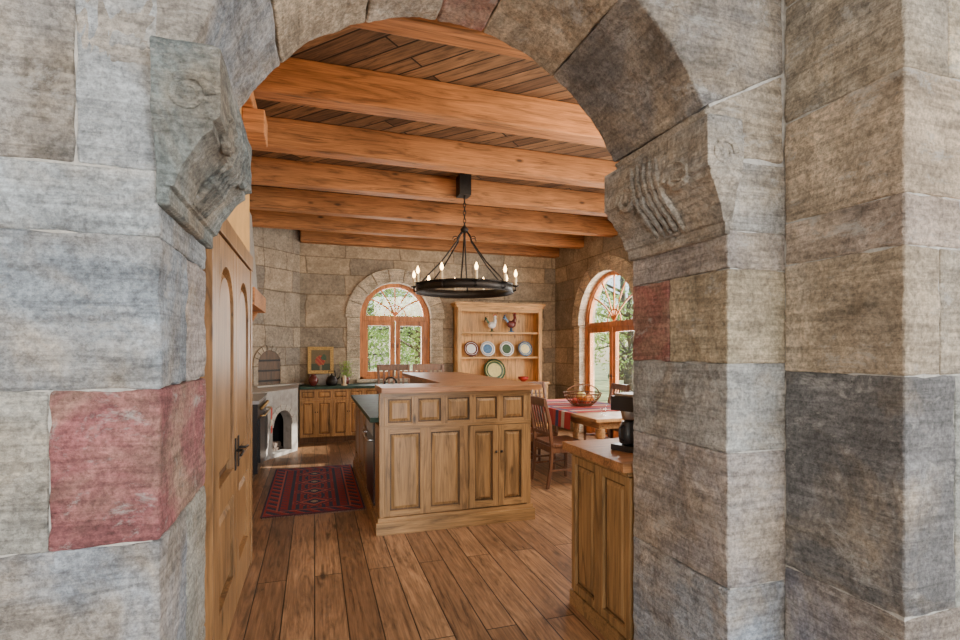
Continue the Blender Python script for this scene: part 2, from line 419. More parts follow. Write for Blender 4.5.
for i,y in enumerate((2.80,3.86,4.90,5.96,7.02,8.08,9.05)):
    b=B(); x0=-.475 if y<4.2 else (-1.25 if y<9 else -.23)
    b.box(x0+.002,4.555,y,y+.17,3.315+random.uniform(-.008,.008),H-.001,M_beam)
    o=b.done('ceiling_beam',loc=(2,y+.1,3.4),bevel=.012)
    rough_up(o,3,.012,.2)
b=B(); b.box(-.475,-.40,YR+.05,4.3,3.17,3.28,M_beam); b.box(-.475,-.33,3.84,4.1,3.0,3.17,M_beam); b.done('trim_1',bevel=.008)

# ------------------------------------------------------------ windows
def arched_window(name,M,r,z0,zs,depth=.10,door=False):
    b=B(); b.M=M
    f=.065
    b.box(-r,-r+f,0,depth,z0,zs,M_win); b.box(r-f,r,0,depth,z0,zs,M_win); b.box(-r,r,0,depth,z0,z0+f*.7,M_win)
    for i in range(12): b.ringseg(0,zs,r-f,r,180*i/12,180*(i+1)/12,0,depth,M_win,2)
    b.box(-r+f,r-f,-.01,depth,zs-.045,zs+.045,M_win)
    ri=r-f
    for s in (-1,1):
        x0,x1=(-ri,-.008) if s<0 else (.008,ri)
        st=.085; top=zs-.045; bot=z0+f*.7; rb=.2 if door else .09
        b.box(x0,x0+st,.015,depth-.02,bot,top,M_win); b.box(x1-st,x1,.015,depth-.02,bot,top,M_win)
        b.box(x0+st,x1-st,.015,depth-.02,top-st,top,M_win); b.box(x0+st,x1-st,.015,depth-.02,bot,bot+rb,M_win)
        b.box(x0+st,x1-st,.04,.046,bot+rb,top-st,M_glass)
        b.tube([(s*.045,-.03,z0+.55*(zs-z0)-.04),(s*.045,-.03,z0+.55*(zs-z0)+.04)],.008,M_iron)
        b.tube([(s*.045,-.03,z0+.55*(zs-z0)),(s*.045,.02,z0+.55*(zs-z0))],.006,M_iron)
    for i in range(10): b.ringseg(0,zs+.045,ri-.05,ri,180*i/10,180*(i+1)/10,.02,depth-.02,M_win,2)
    for a in (35,62,90,118,145):
        p=[]
        for t in range(7):
            q=t/6; rr=(.02+.98*q)*(ri-.02); aa=R(a+(90-a)*.35*(1-q))
            p.append((rr*math.cos(aa),.05,zs+.045+rr*math.sin(aa)*.97))
        b.tube(p,.016,M_win,6)
    b.tube([(.2*math.cos(R(a)),.05,zs+.045+.2*math.sin(R(a))) for a in range(0,181,15)],.013,M_win,6)
    b.prism([((ri)*math.cos(R(a)),zs+.045+(ri)*math.sin(R(a))*.98) for a in range(0,181,12)],.04,.046,M_glass)
    return b.done(name,bevel=.004)
arched_window('window_1',T((WX,9.36,0)),WR-.012,WZ0,WZS)
arched_window('window_2',T((4.66,DY,0))@RZ(-90),DR-.012,0.01,DZS,door=True)
arched_window('window_added',T((4.66,4.0,0))@RZ(-90),.788,.9,1.95)  # added window, out of view, gives the right-hand fill an opening
def surround(name,M,r,z0,zs,wd=.25,col=(.60,.51,.37)):
    b=B(); b.M=M
    k=9
    for i in range(k):
        q=random.uniform(.88,1.1); b.c=(col[0]*q,col[1]*q,col[2]*q,1)
        b.ringseg(0,zs,r,r+wd,180*i/k+.4,180*(i+1)/k-.4,-.04,.12,M_heroi,4)
    z=z0; i=0
    while z<zs-.02:
        h=min(.38,zs-z)
        for s in (-1,1):
            q=random.uniform(.88,1.1); b.c=(col[0]*q,col[1]*q,col[2]*q,1)
            b.box(*( (-r-wd*.9,-r) if s<0 else (r,r+wd*.9)),-.015,.12,z+.003,z+h-.003,M_heroi)
        z+=h; i+=1
    b.done(name,bevel=.008)
surround('window_surround',T((WX,9.25,0)),WR-.01,WZ0,WZS)
surround('window_surround.001',T((4.56,DY,0))@RZ(-90),DR-.01,0.0,DZS,.24)
b=B(); b.c=(.5,.43,.32,1); b.box(WX-WR-.05,WX+WR+.05,9.17,9.36,WZ0-.05,WZ0,M_heroi); b.done('window_sill',bevel=.008)

# ------------------------------------------------------------ double door on left wall
b=B(); b.M=T((-.474,2.58,0))@RZ(90)
W=.66
b.box(-.09,0,-.05,0,0,2.15,M_door); b.box(2*W,2*W+.09,-.05,0,0,2.15,M_door); b.box(-.09,2*W+.09,-.055,0,2.06,2.16,M_door)
for k in range(2):
    x=k*W+.004; w=W-.008
    b.box(x,x+w,-.006,0,0.01,2.055,M_doorg)
    b.box(x,x+.10,-.045,-.006,.01,2.05,M_door); b.box(x+w-.10,x+w,-.045,-.006,.01,2.05,M_door)
    b.box(x+.1,x+w-.1,-.045,-.006,.01,.24,M_door); b.box(x+.1,x+w-.1,-.045,-.006,.70,.84,M_door)
    b.archwall(x+.1,x+w-.1,2.05,-.045,-.006,[(x+w/2,w/2-.1,.84,1.70)],M_door,12,z0=1.69)
    b.loft([[(x+.115,-.008,.255),(x+w-.115,-.008,.255),(x+w-.115,-.008,.685),(x+.115,-.008,.685)],[(x+.16,-.036,.30),(x+w-.16,-.036,.30),(x+w-.16,-.036,.64),(x+.16,-.036,.64)]],M_door)
    c=x+w/2
    def pan(r,y): return [(c-r,y,.84+.23-r+.015),(c+r,y,.84+.23-r+.015)]+[(c+r*math.cos(R(a)),y,1.70+r*math.sin(R(a))) for a in range(0,181,15)]
    b.loft([pan(.215,-.008),pan(.17,-.036)],M_door)
    hx=W-.055 if k==0 else W+.055; s=-1 if k==0 else 1
    b.box(hx-.018,hx+.018,-.052,-.045,.82,1.0,M_iron)
    b.tube([(hx,-.05,.93),(hx,-.085,.93),(hx+s*.03,-.09,.93),(hx+s*.10,-.088,.92)],.008,M_iron)
b.done('door_1',bevel=.004)
b=B(); b.box(-.474,-.464,4.10,4.17,1.18,1.30,M_wht); b.box(-.464,-.459,4.125,4.145,1.22,1.26,M_wht); b.done('light_switch',bevel=.002)

# ------------------------------------------------------------ island
b=B()
X0,X1,Y0,Y1=.50,1.83,4.2,6.75
b.box(X0+.02,X1-.02,Y0+.02,4.42,.10,1.15,M_isl)
b.box(X0+.02,X1-.02,4.40,Y1,.10,.88,M_isl)
b.box(1.20,X1-.02,4.40,Y1,.88,1.15,M_isl)
b.box(X0-.03,X1+.03,Y0-.03,Y1+.02,0,.10,M_islh); b.box(X0-.015,X1+.015,Y0-.015,Y1+.01,.10,.135,M_islh)
b.box(X0+.01,X1+.08,Y0-.06,4.62,1.15,1.195,M_cabh); b.box(1.12,X1+.08,4.62,Y1+.15,1.15,1.195,M_cabh)
b.box(X0-.05,1.20,4.44,Y1+.05,.88,.92,M_soap)
b.box(X0,X1,Y0-.01,Y0+.02,1.115,1.15,M_islh)
b.M=T((0,Y0+.02,0))
wd=(X1-X0-.08)/5
b.box(X0,X0+.04,-.02,0,.13,1.13,M_isl); b.box(X1-.04,X1,-.02,0,.13,1.13,M_isl)
for i in range(5): b.panel(X0+.04+wd*i,.875,wd,.25,M_isl,M_islg,.028,.022,M_islh)
x=X0+.04
for w in (.34,.34): b.panel(x,.14,w,.72,M_isl,M_islg,.045,.022,M_islh); x+=w
b.box(x,x+.035,-.022,0,.14,.86,M_isl); x+=.035
w=(X1-.04-x)/2
for i in range(2): b.panel(x+w*i+.002,.15,w-.004,.70,M_isl,M_islg,.05,.034,M_islh)
for s in (-1,1): b.ball((x+w+s*.025,-.045,.62),.012,M_iron,8)
b.box(X0,X1,-.026,0,.855,.88,M_islh)
b.M=T((X0+.02,Y1,0))@RZ(-90)
b.panel(.02,.14,.55,.72,M_isl,M_islg,.05,.022); b.panel(.58,.14,.55,.72,M_isl,M_islg,.05,.022)
b.panel(1.14,.14,.42,.50,M_isl,M_islg,.05,.022); b.panel(1.14,.66,.42,.2,M_isl,M_islg,.03,.022)
b.box(1.58,2.20,-.03,0,.13,.86,M_black); b.box(1.62,2.16,-.034,-.03,.74,.85,M_steel)
b.tube([(1.64,-.03,.70),(1.64,-.07,.70),(2.14,-.07,.70),(2.14,-.03,.70)],.010,M_steel)
b.box(2.22,2.52,-.02,0,.13,.87,M_isl)
b.M=T((X1-.02,Y0+.04,0))@RZ(90)
for i in range(4): b.panel(.02+i*.62,.14,.62,.96,M_isl,M_islg,.05,.02)
b.M=Matrix.Identity(4)
b.tube([(.8,6.2,.92),(.8,6.2,1.10)]+[(.8+.07-.07*math.cos(R(a)),6.2,1.10+.07*math.sin(R(a))) for a in range(20,181,20)],.011,M_iron)
b.done('kitchen_island',loc=(1.16,5.5,0),bevel=.003)

# ------------------------------------------------------------ sideboard near right
b=B()
x0,x1,y0,y1=1.45,2.85,2.13,2.72
b.box(x0+.02,x1,y0,y1-.02,.08,.91,M_isl); b.box(x0-.01,x1,y0,y1+.01,0,.085,M_islh); b.box(x0-.045,x1,y0-.01,y1+.035,.91,.955,M_cabh)
b.box(x0-.01,x1,y0,y1+.01,.885,.91,M_islh)
b.M=T((x0+.02,y1,0))@RZ(-90)
b.panel(.0,.09,.30,.79,M_isl,M_islg,.045,.022); b.panel(.30,.09,.29,.79,M_isl,M_islg,.045,.022)
b.M=T((x1,y1-.02,0))@RZ(180)
for i in range(3): b.panel(.02+.45*i,.1,.44,.78,M_isl,M_islg,.05,.02)
b.done('sideboard',loc=(2.1,2.4,0),bevel=.004)
b=B(); b.M=T((1.645,2.40,.956))@RZ(-70)@Matrix.Scale(.92,4)
b.box(-.085,.085,-.09,.10,0,.035,M_black); b.box(-.075,.075,.02,.10,.035,.29,M_black); b.box(-.085,.085,-.09,.10,.235,.32,M_black)
b.box(-.07,.07,-.075,.085,.32,.335,M_steel)
b.lathe([(.04,.0),(.056,.01),(.06,.07),(.045,.12),(.04,.135),(.035,.135)],(0,-.03,.037),M_black,20); b.lathe([(.04,0),(.045,.03),(.05,.05)],(0,-.03,.185),M_steel,20)
b.tube([(.0,-.08,.15),(0,-.115,.14),(0,-.115,.08),(0,-.085,.06)],.008,M_black)
b.done('coffee_maker',loc=(1.645,2.40,.956),bevel=.006)

# ------------------------------------------------------------ back cabinets
b=B(); b.box(-.23,2.30,8.67,9.245,.09,.87,M_cab); b.box(-.23,2.30,8.72,9.245,0,.09,M_cabg); b.box(-.23,2.33,8.62,9.245,.87,.91,M_soap)
b.M=T((0,8.67,0))
for i in range(5):
    x=-.225+i*.503
    b.panel(x,.70,.25,.16,M_cab,M_cabg,.03,.02); b.panel(x+.252,.70,.25,.16,M_cab,M_cabg,.03,.02)
    b.panel(x,.10,.25,.59,M_cab,M_cabg,.045,.02); b.panel(x+.252,.10,.25,.59,M_cab,M_cabg,.045,.02)
    b.ball((x+.235,-.03,.5),.01,M_iron,8); b.ball((x+.27,-.03,.5),.01,M_iron,8)
b.done('kitchen_cabinet',loc=(1,9,0),bevel=.003)
# ------------------------------------------------------------ corner masonry oven
b=B()
b.prism([(-1.245,9.245),(-1.245,8.275),(-.90,8.54),(-.24,9.20),(-.24,9.245)],.92,H-.003,M_wd,'xy')
poly=[(-1.245,9.245),(-1.245,7.47),(-.64,7.47),(-.25,8.1),(-.25,9.245)]
b.prism([(p[0],p[1]) for p in poly],.86,.93,M_lime,'xy')
p0=Vector((-.64,7.47,0)); p1=Vector((-.25,8.1,0)); d=p1-p0; Ln=d.length; ang=math.degrees(math.atan2(d.y,d.x))
b.M=T(p0)@RZ(ang); b.archwall(0,Ln,.86,0,.14,[(Ln/2+.02,.22,.05,.42)],M_lime,14)
for i in range(7): b.ringseg(Ln/2+.02,.42,.22,.30,180*i/7+1,180*(i+1)/7-1,-.015,.02,M_mortar,3)
b.M=Matrix.Identity(4)
b.box(-1.24,-.30,8.5,9.2,0,.86,M_recess); b.box(-1.24,-.85,7.6,8.5,0,.86,M_recess)
b.box(-.27,-.25,8.1,9.245,0,.86,M_lime); b.box(-1.245,-.64,7.47,7.49,0,.86,M_lime)
b.M=T((-.93,8.51,0))@RZ(45)
for i in range(9): b.ringseg(.33,1.28,.215,.30,180*i/9+1,180*(i+1)/9-1,-.03,.02,M_wd,3)
b.box(.03,.115,-.03,.02,.93,1.28,M_wd); b.box(.545,.63,-.03,.02,.93,1.28,M_wd)
b.prism([(.115,.95),(.545,.95)]+[(.33+.215*math.cos(R(a)),1.28+.215*math.sin(R(a))) for a in range(0,181,15)],-.02,.0,M_doorg)
for k in range(3): b.box(.12,.54,-.03,-.02,1.0+.16*k,1.03+.16*k,M_iron)
b.box(-.02,.9,-.18,.0,.93,.955,M_mortar)
b.M=Matrix.Identity(4)
b.done('masonry_oven',loc=(-.7,8.5,0),bevel=.006)
b=B()
for k in range(5):
    x=-.66+.05*(k%3)+.02*(k//3); y=7.98+.09*(k%3)+.03*(k//3); z=.045+.08*(k//3)
    b.tube([(x+.10,y-.07,z),(x-.10,y+.05,z)],.04,M_bark,9)
b.done('firewood_pile')
b=B(); b.box(-1.24,-.62,6.35,7.42,.08,.88,M_black); b.box(-1.2,-.68,6.4,7.4,0,.08,M_black)
b.box(-1.24,-.60,6.33,7.43,.88,.92,M_steel); b.M=T((-.62,6.35,0))@RZ(90)
b.box(.04,.62,-.025,0,.2,.70,M_black); b.box(.66,1.03,-.025,0,.2,.70,M_black)
b.tube([(.06,-.02,.74),(.06,-.07,.74),(1.0,-.07,.74),(1.0,-.02,.74)],.011,M_brass)
for i in range(7): b.ball((.1+.14*i,-.03,.82),.022,M_brass,10)
b.M=Matrix.Identity(4)
for i in range(3): b.lathe([(.10,0),(.10,.012),(.08,.015)],(-.9,6.6+.28*i,.92),M_iron,16)
b.done('kitchen_range',loc=(-.9,6.9,0),bevel=.004)
b=B()
for cc,z0,z1 in (((.55,.06,.04,1),.42,.52),((.62,.55,.40,1),.52,.60),((.5,.06,.04,1),.60,.745)):
    b.c=cc; b.loft([[(-.537,7.1,z),(-.530,7.1,z),(-.530,7.26,z),(-.537,7.26,z)] for z in (z0,z1)],M_cloth)
b.done('dish_towel',bevel=.002)
b=B(); b.prism([(-1.25,2.2),(-.72,2.2),(-.80,3.3),(-1.25,3.3)],6.2,7.45,M_lime); b.box(-1.25,-.63,6.15,7.5,2.0,2.2,M_beam)
for y in (6.2,7.34): b.prism([(-1.25,1.6),(-1.15,1.62),(-1.0,1.75),(-.8,1.85),(-.72,2.0),(-1.25,2.0)],y,y+.12,M_beam)
b.done('range_hood',loc=(-1,6.8,2.2),bevel=.008)

b=B(); b.box(-.08,.28,8.96,9.18,.912,1.09,M_lime); b.done('stone_plinth',bevel=.008)
b=B(); fx,fz,fw,fh=-.11,1.10,.42,.46
b.M=T((fx,9.1,fz))@RX(-8)
b.box(0,fw,0,.03,0,.055,M_gold); b.box(0,fw,0,.03,fh-.055,fh,M_gold); b.box(0,.055,0,.03,.05,fh-.05,M_gold); b.box(fw-.055,fw,0,.03,.05,fh-.05,M_gold)
n=18
for i in range(n):
    for j in range(n):
        u,v=(i+.5)/n-.5,(j+.5)/n-.5
        c=(.16,.12,.05)
        if v<-.18: c=(.05,.07,.035)
        if ((u+.02)**2+(v+.02)**2)<.06: c=(.38,.04,.025) if (i*7+j*3)%4 else (.45,.16,.04)
        if (u-.16)**2+(v-.12)**2<.02: c=(.05,.10,.05)
        if abs(u+.02)<.05 and v<-.2: c=(.25,.2,.1)
        b.c=(*c,1); w=(fw-.1)/n; h=(fh-.1)/n
        q=[b.v((.05+i*w,.012,.05+j*h)),b.v((.05+(i+1)*w,.012,.05+j*h)),b.v((.05+(i+1)*w,.012,.05+(j+1)*h)),b.v((.05+i*w,.012,.05+(j+1)*h))]; b.f(q,M_paint)
b.done('framed_painting')
def lathe_obj(name,prof,c,m,extra=None,seg=24):
    b=B(); b.lathe(prof,c,m,seg)
    if extra: extra(b,c)
    return b.done(name,loc=c)
lathe_obj('ceramic_urn',[(.03,0),(.045,.01),(.075,.06),(.08,.10),(.055,.15),(.035,.17),(.045,.19),(.03,.19)],(-.02,8.80,.912),M_maroon)
def spout(b,c):
    b.tube([(c[0]+.06,c[1],c[2]+.08),(c[0]+.12,c[1],c[2]+.13),(c[0]+.14,c[1],c[2]+.2)],[.018,.012,.009],M_iron)
    b.tube([(c[0]-.06,c[1],c[2]+.15),(c[0]-.05,c[1],c[2]+.24),(c[0]+.05,c[1],c[2]+.24),(c[0]+.06,c[1],c[2]+.15)],.007,M_iron)
lathe_obj('tea_kettle',[(.07,0),(.09,.02),(.095,.08),(.07,.14),(.03,.165),(.012,.17),(.012,.185),(.02,.195),(.002,.205)],(.27,8.82,.912),M_iron,spout)
lathe_obj('pillar_candle',[(.05,0),(.05,.015),(.03,.02),(.03,.16),(.004,.16),(.003,.175)],(.47,8.80,.912),M_cream)
b=B(); c=(.50,9.02,.912); b.lathe([(.05,0),(.065,.05),(.07,.12),(.06,.12)],c,M_maroon)
for i in range(90):
    a=random.uniform(0,6.28); h=random.uniform(.12,.38); r=random.uniform(.02,.15)
    p=Vector((c[0]+r*math.cos(a),c[1]+r*math.sin(a)*.7,c[2]+h)); q=p+Vector((random.uniform(-.03,.03),random.uniform(-.03,.03),.035)); w=Vector((.014*math.sin(a),-.014*math.cos(a),.004))
    b.f([b.v(p),b.v((p+q)/2+w),b.v(q),b.v((p+q)/2-w)],M_leaf)
    if i%4==0: b.tube([(c[0],c[1],c[2]+.1),p],.002,M_leaf,4)
b.done('potted_herb',loc=c,recalc=False)

# ------------------------------------------------------------ hutch
b=B(); hx0,hx1=2.46,4.12; yf=8.93
b.box(hx0-.06,hx1+.06,8.78,9.235,.0,.86,M_hut); b.box(hx0-.09,hx1+.09,8.74,9.24,.86,.905,M_huth)
b.box(hx0,hx0+.05,yf,9.24,.905,2.30,M_hut); b.box(hx1-.05,hx1,yf,9.24,.905,2.30,M_hut)
b.box(hx0,hx1,9.21,9.24,.905,2.3,M_hut)
b.box(hx0-.03,hx1+.03,yf-.03,9.24,2.28,2.33,M_huth); b.box(hx0-.055,hx1+.055,yf-.055,9.24,2.33,2.37,M_huth)
b.box(hx0,hx1,yf-.008,yf+.02,2.2,2.28,M_huth)
for z in (1.34,1.80): b.box(hx0+.05,hx1-.05,yf+.02,9.21,z,z+.035,M_huth)
for x in (hx0,hx1-.07): b.box(x,x+.07,yf-.015,yf+.01,.905,2.28,M_hut)
b.M=T((0,8.78,0))
for i in range(4): b.panel(hx0-.05+.44*i,.06,.43,.56,M_hut,M_cabg,.06,.02); b.panel(hx0-.05+.44*i,.64,.43,.2,M_hut,M_cabg,.04,.02)
b.done('hutch_cabinet',loc=(3.3,9.0,0),bevel=.004)
def plate(x,z,r,m1,m2,tilt=-14,y=9.08):
    b=B(); b.M=T((x,y,z+r))@RX(90+tilt)
    b.lathe([(.001,-.008),(r*.5,-.008),(r*.62,.0),(r,.014),(r,.02),(r*.62,.006)],(0,0,0),m1,28)
    b.lathe([(r*.62,.0065),(r*.55,.001),(.001,.001)],(0,0,0),m2,28)
    b.tube([(r*.82*math.cos(R(a)),r*.82*math.sin(R(a)),.016) for a in range(0,360,15)],.005,m2,5,True)
    b.M=Matrix.Identity(4)
    b.box(x-.03,x+.03,y-.05,y+.06,z-.001,z+.008,M_iron)
    b.done('display_plate',loc=(x,y,z))
for x,m1,m2 in ((2.76,M_maroon,M_white),(3.08,M_white,M_bluec),(3.46,M_white,M_grn),(3.84,M_bluec,M_yel)): plate(x,1.376,.145,m1,m2)
plate(3.22,.906,.215,M_grn,M_yel)
def rooster(x,z,m,m2,s=1):
    b=B(); b.M=T((x,9.06,z))@Matrix.Scale(s,4)
    b.lathe([(.05,0),(.05,.012),(.02,.02),(.015,.07)],(0,0,0),m2,14)
    b.ball((0,0,.13),.07,m,14,(1.15,.7,.9)); b.tube([(.04,0,.15),(.065,0,.22),(.06,0,.27)],[.045,.03,.022],m)
    b.ball((.062,0,.285),.028,m,10); b.tube([(.085,0,.285),(.115,0,.278)],[.009,.002],M_yel)
    for k in range(3): b.ball((.045+.016*k,0,.318-.004*k),.012,M_red,8,(1,.5,1.2))
    b.ball((.08,0,.255),.011,M_red,8,(1,.6,1.5))
    for k in range(5):
        a=R(110+14*k); b.tube([(-.05,0,.15),(-.09+.02*math.cos(a),0,.21+.01*k),(-.12+.05*math.cos(a)+.01*k,0,.23+.012*k*(k>1)),(-.15+.018*k,0,.17+.03*k)],[.018,.015,.011,.003],m2,6)
    b.done('ceramic_rooster',loc=(x,9.06,z))
rooster(3.16,1.836,M_white,M_grn,1.0); rooster(3.55,1.836,M_maroon,M_bluec,1.15)
lathe_obj('red_bowl',[(.03,0),(.05,.01),(.09,.05),(.10,.09),(.085,.07)],(3.75,8.95,.906),M_red)

# ------------------------------------------------------------ chandelier
ch=Vector((1.69,5.83,0)); RZc=2.22; RR=.57
b=B()
b.box(ch.x-.07,ch.x+.07,ch.y-.05,5.953,3.33,3.57,M_iron)
b.tube([(ch.x,ch.y,3.34),(ch.x,ch.y,3.28)],.012,M_iron)
z=3.29; k=0
while z>2.98:
    pts=[]
    for i in range(12):
        t=2*math.pi*i/12; u=.016*math.cos(t); w=.032*math.sin(t)
        pts.append((ch.x+(u if k%2 else 0),ch.y+(0 if k%2 else u),z-.025+w))
    b.tube(pts,.005,M_iron,6,True); z-=.047; k+=1
b.lathe([(.01,.0),(.04,.02),(.05,.05),(.02,.08),(.012,.10)],(ch.x,ch.y,2.88),M_iron,14)
b.lathe([(RR,-.045),(RR,.045),(RR-.012,.045),(RR-.012,-.045)],(ch.x,ch.y,RZc),M_iron,56,closed=True)
for dz in (-.045,.045):
    b.tube([(ch.x+(RR+.002)*math.cos(R(a)),ch.y+(RR+.002)*math.sin(R(a)),RZc+dz) for a in range(0,360,8)],.008,M_iron,6,True)
for i in range(6):
    a=R(60*i+10); P=lambda r,z: (ch.x+r*math.cos(a),ch.y+r*math.sin(a),z)
    b.tube([P(.035,2.90),P(.08,2.84),P(.10,2.78),P(.16,2.70),P(.30,2.52),P(.48,2.34),P(RR-.01,RZc+.03)],.009,M_iron)
    b.tube([P(.12+.035*math.cos(R(t)),2.80+.035*math.sin(R(t))) for t in range(0,300,30)],.006,M_iron,6)
bul=[]
for i in range(10):
    a=R(36*i+14); x,y=ch.x+(RR+.035)*math.cos(a),ch.y+(RR+.035)*math.sin(a)
    xi,yi=ch.x+RR*math.cos(a),ch.y+RR*math.sin(a)
    b.tube([(xi,yi,RZc-.03),(x,y,RZc-.02),(x,y,RZc+.02)],.009,M_iron)
    b.lathe([(.012,0),(.04,.012),(.042,.018),(.01,.014)],(x,y,RZc+.02),M_iron,12)
    b.lathe([(.016,0),(.016,.10),(.012,.105)],(x,y,RZc+.035),M_cream,10)
    b.lathe([(.008,0),(.017,.02),(.02,.035),(.012,.06),(.002,.085)],(x,y,RZc+.14),M_bulb,10)
    bul.append((x,y,RZc+.18))
chand=b.done('chandelier',loc=(ch.x,ch.y,RZc))
def light(name,typ,loc,power,col,size=.1,rot=None,sy=None,parent=None):
    l=bpy.data.lights.new(name,typ); l.energy=power; l.color=col
    if typ=='AREA': l.shape='RECTANGLE'; l.size=size; l.size_y=sy or size
    elif typ=='POINT': l.shadow_soft_size=size
    o=bpy.data.objects.new(name,l); S.collection.objects.link(o); o.location=loc
    if rot is not None: o.rotation_euler=Vector(rot).to_track_quat('-Z','Y').to_euler()
    if parent: o.parent=parent; o.matrix_parent_inverse=T(-parent.location)
    return o
for p in bul[::2]:
    light('candle_light','POINT',p,18,(1,.66,.38),.02,parent=chand)

# ------------------------------------------------------------ rug
b=B(); rx0,rx1,ry0,ry1=-.46,.455,4.92,6.86; nu,nv=54,108
navy=(.03,.033,.07);red=(.26,.022,.026);rose=(.38,.09,.075);cream=(.34,.26,.18)
def rugc(i,j):
    e=min(i,nu-1-i,j,nv-1-j)
    if e<1: return navy
    if e<2: return red
    if e<7:
        k=(i+j)%8
        return navy if k<4 else (red if k<7 else rose)
    if e<8: return rose
    if e<9: return navy
    u=i-nu/2+.5; v=((j-nv/2+.5)%22)-11
    d=abs(u)*.8+abs(v)
    if abs(u)>15 : return red if (i+j)%5 else navy
    if d<2.5: return cream
    if d<5: return navy
    if d<7: return rose
    if d<10: return red if (int(abs(u))+int(abs(v)))%3 else navy
    if d<11: return rose if int(abs(u))%2 else navy
    return navy if (int(abs(u))%4<2) else red
for i in range(nu):
    for j in range(nv):
        b.c=(*rugc(i,j),1); xa=rx0+(rx1-rx0)*i/nu; xb=rx0+(rx1-rx0)*(i+1)/nu; ya=ry0+(ry1-ry0)*j/nv; yb=ry0+(ry1-ry0)*(j+1)/nv
        b.f([b.v((xa,ya,.012)),b.v((xb,ya,.012)),b.v((xb,yb,.012)),b.v((xa,yb,.012))],M_rug)
b.c=(.1,.02,.02,1); b.box(rx0,rx1,ry0,ry1,0.001,.0115,M_rug)
b.c=(.4,.35,.27,1)
for i in range(80):
    x=rx0+(rx1-rx0)*(i+.5)/80
    for y,s in ((ry0,-1),(ry1,1)): b.tube([(x,y,.007),(x+random.uniform(-.006,.006),y+s*.03,.004)],.0018,M_rug,4)
b.done('area_rug')

# ------------------------------------------------------------ chairs, table
def chair(x,y,rot,name='dining_chair',seat=.46,top=.98):
    b=B(); b.M=T((x,y,0))@RZ(rot)
    w=.22
    for s in (-1,1):
        b.loft([[(s*w-.014,.18,0),(s*w+.014,.18,0),(s*w+.014,.208,0),(s*w-.014,.208,0)],[(s*w-.02,.175,seat),(s*w+.02,.175,seat),(s*w+.02,.215,seat),(s*w-.02,.215,seat)]],M_chair)
        sec=[]
        for z,yy in ((0,-.25),(seat*.5,-.21),(seat,-.20),(seat+(top-seat)*.5,-.225),(top,-.29)):
            sec.append([(s*w-.017,yy-.018,z),(s*w+.017,yy-.018,z),(s*w+.017,yy+.018,z),(s*w-.017,yy+.018,z)])
        b.loft(sec,M_chair)
        b.box(s*w-.01,s*w+.01,-.2,.19,.18,.205,M_chair); b.box(s*w-.01,s*w+.01,-.19,.19,seat-.08,seat-.01,M_chair)
    b.box(-w,w,-.01,.01,.185,.2,M_chair); b.box(-w,w,.185,.205,seat-.08,seat-.01,M_chair); b.box(-w,w,-.21,-.19,seat-.08,seat-.01,M_chair)
    b.loft([[(-.245,-.2,z),(.245,-.2,z),(.26,.23,z),(-.26,.23,z)] for z in (seat-.012,seat+.022)],M_chair)
    b.loft([[(-w-.02,-.30,top-.09),(w+.02,-.30,top-.09),(w+.02,-.265,top-.09),(-w-.02,-.265,top-.09)],[(-w-.02,-.305,top),(w+.02,-.305,top),(w+.02,-.275,top),(-w-.02,-.275,top)]],M_chair)
    b.box(-w,w,-.225,-.205,seat+.10,seat+.14,M_chair)
    for k in range(5):
        xx=-.14+.07*k
        b.loft([[(xx-.016,-.222,seat+.13),(xx+.016,-.222,seat+.13),(xx+.016,-.21,seat+.13),(xx-.016,-.21,seat+.13)],[(xx-.016,-.285,top-.08),(xx+.016,-.285,top-.08),(xx+.016,-.273,top-.08),(xx-.016,-.273,top-.08)]],M_chair)
    return b.done(name,loc=(x,y,0),bevel=.004)
for x,y,r in ((2.64,5.25,-90),(2.64,6.0,-90),(2.64,6.7,-88),(4.18,5.3,90),(4.16,6.05,92),(4.16,6.8,88),(3.38,7.45,180)): chair(x,y,r)
for x in (1.10,1.62): chair(x,7.25,180,'bar_stool',.70,1.29)
b=B(); tx0,tx1,ty0,ty1=2.88,3.88,4.85,7.05
b.box(tx0,tx1,ty0,ty1,.715,.755,M_table); b.box(tx0+.08,tx1-.08,ty0+.08,ty1-.08,.63,.715,M_table)
for x in (tx0+.12,tx1-.12):
    for y in (ty0+.12,ty1-.12):
        b.lathe([(.025,0),(.035,.02),(.03,.1),(.045,.2),(.03,.3),(.05,.42),(.055,.5),(.04,.52),(.055,.54),(.055,.63)],(x,y,0),M_table,16)
b.done('dining_table',loc=(3.38,5.95,0),bevel=.006)
b=B()
for i in range(40):
    for j in range(20):
        x0=2.865+1.03*j/20; y0=5.40+1.57*i/40
        k=(i//2)%6; c=(.42,.03,.025) if k in(0,1,3) else ((.55,.48,.36) if k==2 else ((.05,.06,.14) if k==4 else (.45,.06,.04)))
        if j in (1,18): c=(.06,.07,.15)
        b.c=(*c,1); dy=1.57/40; b.f([b.v((x0,y0,.758)),b.v((x0+1.03/20,y0,.758)),b.v((x0+1.03/20,y0+dy,.758)),b.v((x0,y0+dy,.758))],M_cloth)
        if j==0: b.f([b.v((x0,y0,.758)),b.v((x0,y0+dy,.758)),b.v((x0-.01,y0+dy,.56)),b.v((x0-.01,y0,.56))],M_cloth)
        if j==19: b.f([b.v((x0+.0515,y0,.758)),b.v((x0+.0515,y0+dy,.758)),b.v((x0+.06,y0+dy,.56)),b.v((x0+.06,y0,.56))],M_cloth)
b.done('striped_tablecloth')
b=B(); c=Vector((3.38,6.05,.762))
for k,(r,z) in enumerate([(.12,.0),(.16,.03),(.20,.07),(.235,.12),(.25,.16)]):
    b.tube([(c.x+r*math.cos(R(a)),c.y+r*math.sin(R(a)),c.z+z+.008) for a in range(0,360,12)],.009 if k==4 else .006,M_wicker,6,True)
